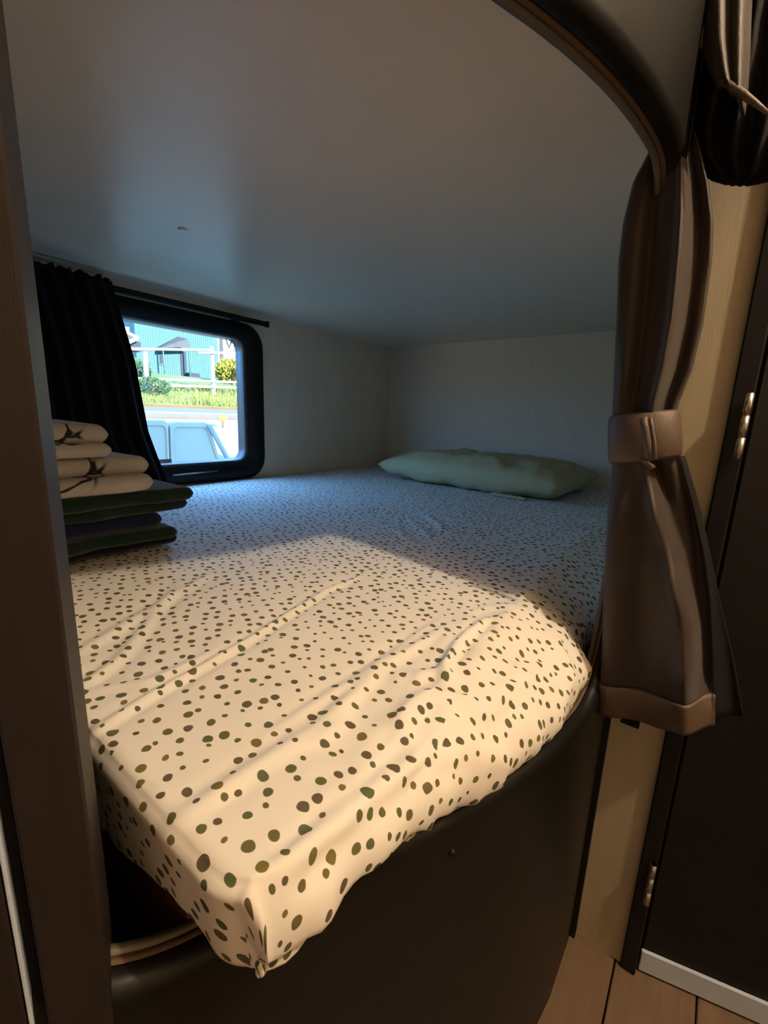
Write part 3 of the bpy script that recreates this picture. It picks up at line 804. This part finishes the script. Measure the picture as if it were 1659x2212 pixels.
# yellow reflector
c = at(481, 902, 7.4)
bm = bmesh.new(); bmesh.ops.create_cone(bm, cap_ends=True, segments=28, radius1=.082, radius2=.07, depth=.03)
bmesh.ops.transform(bm, matrix=Matrix.Rotation(math.pi/2, 4, 'Y'), verts=bm.verts)
me = bpy.data.meshes.new('reflector'); bm.to_mesh(me); bm.free(); M_yel = mat('yellow_reflector', (232, 190, 60), .4, .5, .15, 10); me.materials.append(M_yel)
rf = empty('road_reflector', (c[0], c[1], gz(7.4))); tag(rf, 'round yellow reflector on a short post by the road', 'reflector')
o = bpy.data.objects.new('reflector_disc', me); COL.objects.link(o); o.parent = rf; o.location = (.03, 0, c[2]-gz(7.4))
tube('reflector_post', [(0, 0, -.03), (0, 0, c[2]-gz(7.4)+.02)], .015, M_kerb, rf, 8)

# fence
M_rail = mat('white_weathered_rail', (228, 228, 220), .8, .2, .12, 3)
fe = empty('fence', (-17, 8, gz(17))); tag(fe, 'white post and rail fence on the bank in front of the teal house', 'fence')
FD = 17.0
def fpart(o): return bpart(o, fe)
for px_, t_, b_ in ((312, 752, 850), (457, 748, 858), (620, 740, 865), (165, 755, 845)):
    A = at(px_, t_, FD); y = A[1]
    fpart(box('fence_post', (-FD-.06, y-.07, gz(FD)-.1), (-FD+.06, y+.07, A[2]), M_rail, None, .01, 1))
for (xa, ya, xb, yb_, off) in ((150, 752, 452, 756, .1), (428, 762, 640, 764, .12), (150, 812, 640, 831, .1), (150, 826, 640, 842, .1)):
    A = at(xa, ya, FD-off); Bq = at(xb, yb_, FD-off)
    fpart(tube('fence_rail', [A, (A+Bq)/2, Bq], .05, M_rail, None, 8))

# houses
M_teal = mat('teal_painted_boards', (92, 138, 142), .8, .2, .12, .5)
M_dark = mat('dark_shade_paint', (52, 62, 80), .7, .3, .1)
M_white = mat('white_paint', (232, 232, 226), .7, .3, .06)
M_roof = mat('grey_shingle', (105, 110, 112), .9, .1, .2, 3)
HD = 33.0
def hrect(x0, y0, x1, y1, D): A = at(x0, y0, D); Bq = at(x1, y1, D); return A[1], Bq[1], Bq[2], A[2]
hs = empty('house', (-HD, at(400, 820, HD)[1], gz(HD))); tag(hs, 'teal boarded house with a small porch roof across the road', 'house')
def hp(o): return bpart(o, hs)
ya, yb_, za, zb = hrect(285, 640, 474, 830, HD)
hp(box('house_wall', (-HD-6, ya, gz(HD)-.4), (-HD, yb_, zb+1), M_teal))
nb = int((yb_-ya)/.16)
bm_ = None
for i in range(nb):
    y = ya+(yb_-ya)*(i+.5)/nb
    b0 = hp(box('batten', (-HD, y-.02, gz(HD)-.2), (-HD+.03, y+.02, zb-1.0), M_teal))
hp(box('corner_board', (-HD-.05, yb_-.08, gz(HD)-.3), (-HD+.06, yb_+.08, zb+1), M_white))
rz = zb+1
V = [(-HD+.6, ya-.6, rz), (-HD+.6, yb_+.6, rz), (-HD-6.6, yb_+.6, rz), (-HD-6.6, ya-.6, rz), (-HD-3, ya-.6, rz+2), (-HD-3, yb_+.6, rz+2)]
hp(fix(mesh_obj('house_roof', V, [(0, 1, 5, 4), (2, 3, 4, 5), (0, 4, 3), (1, 2, 5), (0, 3, 2, 1)], M_roof, None, False)))
y0, y1, z0, z1 = hrect(389, 758, 404, 816, HD-.05)
d = hp(box('house_door', (-HD, y0, z0), (-HD+.07, y1, z1), M_dark)); 
y0, y1, z0, z1 = hrect(345, 762, 356, 787, HD-.05)
d = hp(box('house_window', (-HD, y0, z0), (-HD+.06, y1, z1), M_dark))
for (a_, b__) in (((-HD, y0-.08, z1), (-HD+.08, y1+.08, z1+.08)), ((-HD, y0-.08, z0-.08), (-HD+.08, y1+.08, z0))): hp(box('window_trim', a_, b__, M_teal))
y0, y1, z0, z1 = hrect(404, 805, 428, 818, HD-.6)
hp(box('porch_bench', (-HD+.3, y0, z0-.25), (-HD+.9, y1, z1), M_dark, None, .03, 1))
A = at(347, 751, HD-1.3); Bq = at(411, 750, HD-1.3); T = at(405, 732, HD-1.3); T0 = at(375, 738, HD)
V = [A, Bq, T, (-HD, A[1]+.3, A[2]+.1), (-HD, Bq[1], Bq[2]+.1), (-HD, T[1], T[2]+.25)]
hp(fix(mesh_obj('porch_roof', V, [(0, 1, 2), (3, 5, 4), (0, 2, 5, 3), (1, 4, 5, 2), (0, 3, 4, 1)], M_roof, None, False)))
for px_ in (352, 408):
    A = at(px_, 751, HD-1.2); hp(tube('porch_post', [(A[0], A[1], gz(HD-1.2)-.1), A], .05, M_teal, None, 8))
# neighbour on the left
LD = 27.0
lh = empty('house', (-LD, at(270, 780, LD)[1], gz(LD))); tag(lh, 'white sided house with a white eave at the left of the window view', 'house')
def lp_(o): return bpart(o, lh)
y0, y1, z0, z1 = hrect(190, 700, 300, 792, LD)
lp_(box('house_wall', (-LD-4, y0-3, gz(LD)-.4), (-LD, at(285, 780, LD)[1], z1+.2), M_white))
A = at(258, 711, LD-.6); Bq = at(298, 730, LD-.6); c2 = at(274, 742, LD-.6)
lp_(tube('eave_board', [A, Bq], .10, M_white, None, 8)); lp_(tube('eave_board', [Bq, c2], .10, M_white, None, 8))
lp_(fix(mesh_obj('house_roof', [at(200, 690, LD-.6), Bq, c2, at(200, 750, LD-.6), at(200, 690, LD+4), at(298, 728, LD+4), at(274, 742, LD+4), at(200, 750, LD+4)],
     [(0, 1, 2, 3), (7, 6, 5, 4), (0, 4, 5, 1), (1, 5, 6, 2), (2, 6, 7, 3), (3, 7, 4, 0)], M_roof, None, False)))
y0, y1, z0, z1 = hrect(279, 735, 305, 760, LD-.2)
lp_(box('dark_block', (-LD-.3, y0, z0), (-LD+.2, y1, z1), M_dark))  # plain dark block set under the eave boards
for i in range(6):
    y0, y1, z0, z1 = hrect(190, 770+i*4.0, 292, 772.4+i*4.0, LD-.05); lp_(box('siding_board', (-LD, y0, z0), (-LD+.06, y1, z1), M_white))
y0, y1, z0, z1 = hrect(316, 768, 328, 782, LD-.05)
# white building on the right
RD = 36.0
rh = empty('house', (-RD, at(520, 800, RD)[1], gz(RD))); tag(rh, 'bright white building at the right of the window view', 'house')
def rp(o): return bpart(o, rh)
y0, y1, z0, z1 = hrect(478, 640, 700, 825, RD)
rp(box('house_wall', (-RD-4, y0, gz(RD)-.4), (-RD, y1, z1+1.5), M_white))
y0, y1, z0, z1 = hrect(505, 744, 519, 762, RD-.05)
w_ = rp(box('house_window', (-RD, y0, z0), (-RD+.06, y1, z1), M_kerb))
y0, y1, z0, z1 = hrect(508, 768, 520, 775, RD-.05)
rp(box('wall_vent', (-RD, y0, z0), (-RD+.06, y1, z1), M_kerb))

# plants: leaf clusters made of small blades
def clump(name, c, rx, ry, rz_, n, m, label, cat, size, seed, kind=None, group=None):
    r = random.Random(seed); V = []; Fc = []
    for i in range(n):
        while True:
            p = Vector((r.uniform(-1, 1), r.uniform(-1, 1), r.uniform(-1, 1)))
            if p.length < 1: break
        p = p.normalized()*(p.length**.4)
        b_ = Vector((p.x*rx, p.y*ry, p.z*rz_))
        d_ = (Vector((p.x, p.y, p.z+.6)).normalized()+Vector((r.uniform(-.5, .5), r.uniform(-.5, .5), r.uniform(-.3, .5)))).normalized()
        s_ = d_.cross(Vector((r.uniform(-1, 1), r.uniform(-1, 1), r.uniform(-1, 1)))).normalized()
        l = size*r.uniform(.6, 1.3); k = len(V)
        V += [b_-s_*l*.16, b_+d_*l*.5+s_*l*.2, b_+d_*l, b_+d_*l*.5-s_*l*.2]; Fc.append((k, k+1, k+2, k+3))
    e = empty(name, (c[0], c[1], c[2]-rz_)); tag(e, label, cat, group)
    mesh_obj('leaves', V, Fc, m, e, False, (0, 0, rz_))
    zg = gz(-c[0])-e.location.z-.05
    tube('stem', [(0, 0, min(-.2, zg)), (0, 0, rz_)], [.06, .03], M_brown, e, 6)
    return e
M_bushy = mat('yellow_green_leaves', (196, 190, 84), .7, .2, .35, 1)
M_leaf = mat('green_leaves', (96, 135, 96), .7, .2, .35, 1)
M_tree = mat('pale_green_leaves', (130, 160, 90), .7, .2, .35, .6)
c = at(500, 806, 24); clump('garden_bush', c, .9, .72, .62, 1500, M_bushy, 'spiky yellow green bush in front of the white building', 'bush', .32, 3)
c = at(285, 800, 20); clump('garden_bush', c, .5, .7, .40, 900, M_leaf, 'dark green bush at the left behind the fence', 'bush', .2, 4)
c = at(330, 836, 16.1); clump('garden_bush', c, .3, .62, .26, 700, M_leaf, 'low blue green bush growing at the fence foot', 'bush', .14, 5)
c = at(262, 697, 45); clump('tree', c, 3, 2.6, 2.2, 2500, M_tree, 'tree crown at the top left corner of the window view', 'tree', .5, 6)
# grass on the bank
r = random.Random(5); V = []; Fc = []
for i in range(9000):
    D = r.uniform(13.4, 19.5); y = D*r.uniform(.35, .80); z = gz(D)-.02
    h = r.uniform(.08, .26)*(1.3 if y/D > .58 else .9); a = r.uniform(0, math.pi); k = len(V)
    dx, dy = math.cos(a)*.02, math.sin(a)*.02
    V += [(-D-dx, y-dy, z), (-D+dx, y+dy, z), (-D+r.uniform(-.08, .08), y+r.uniform(-.08, .08), z+h)]; Fc.append((k, k+1, k+2))
tag(mesh_obj('grass', V, Fc, M_grassb, None, False), 'long dry grass on the bank beside the road', 'grass', None, 'stuff')
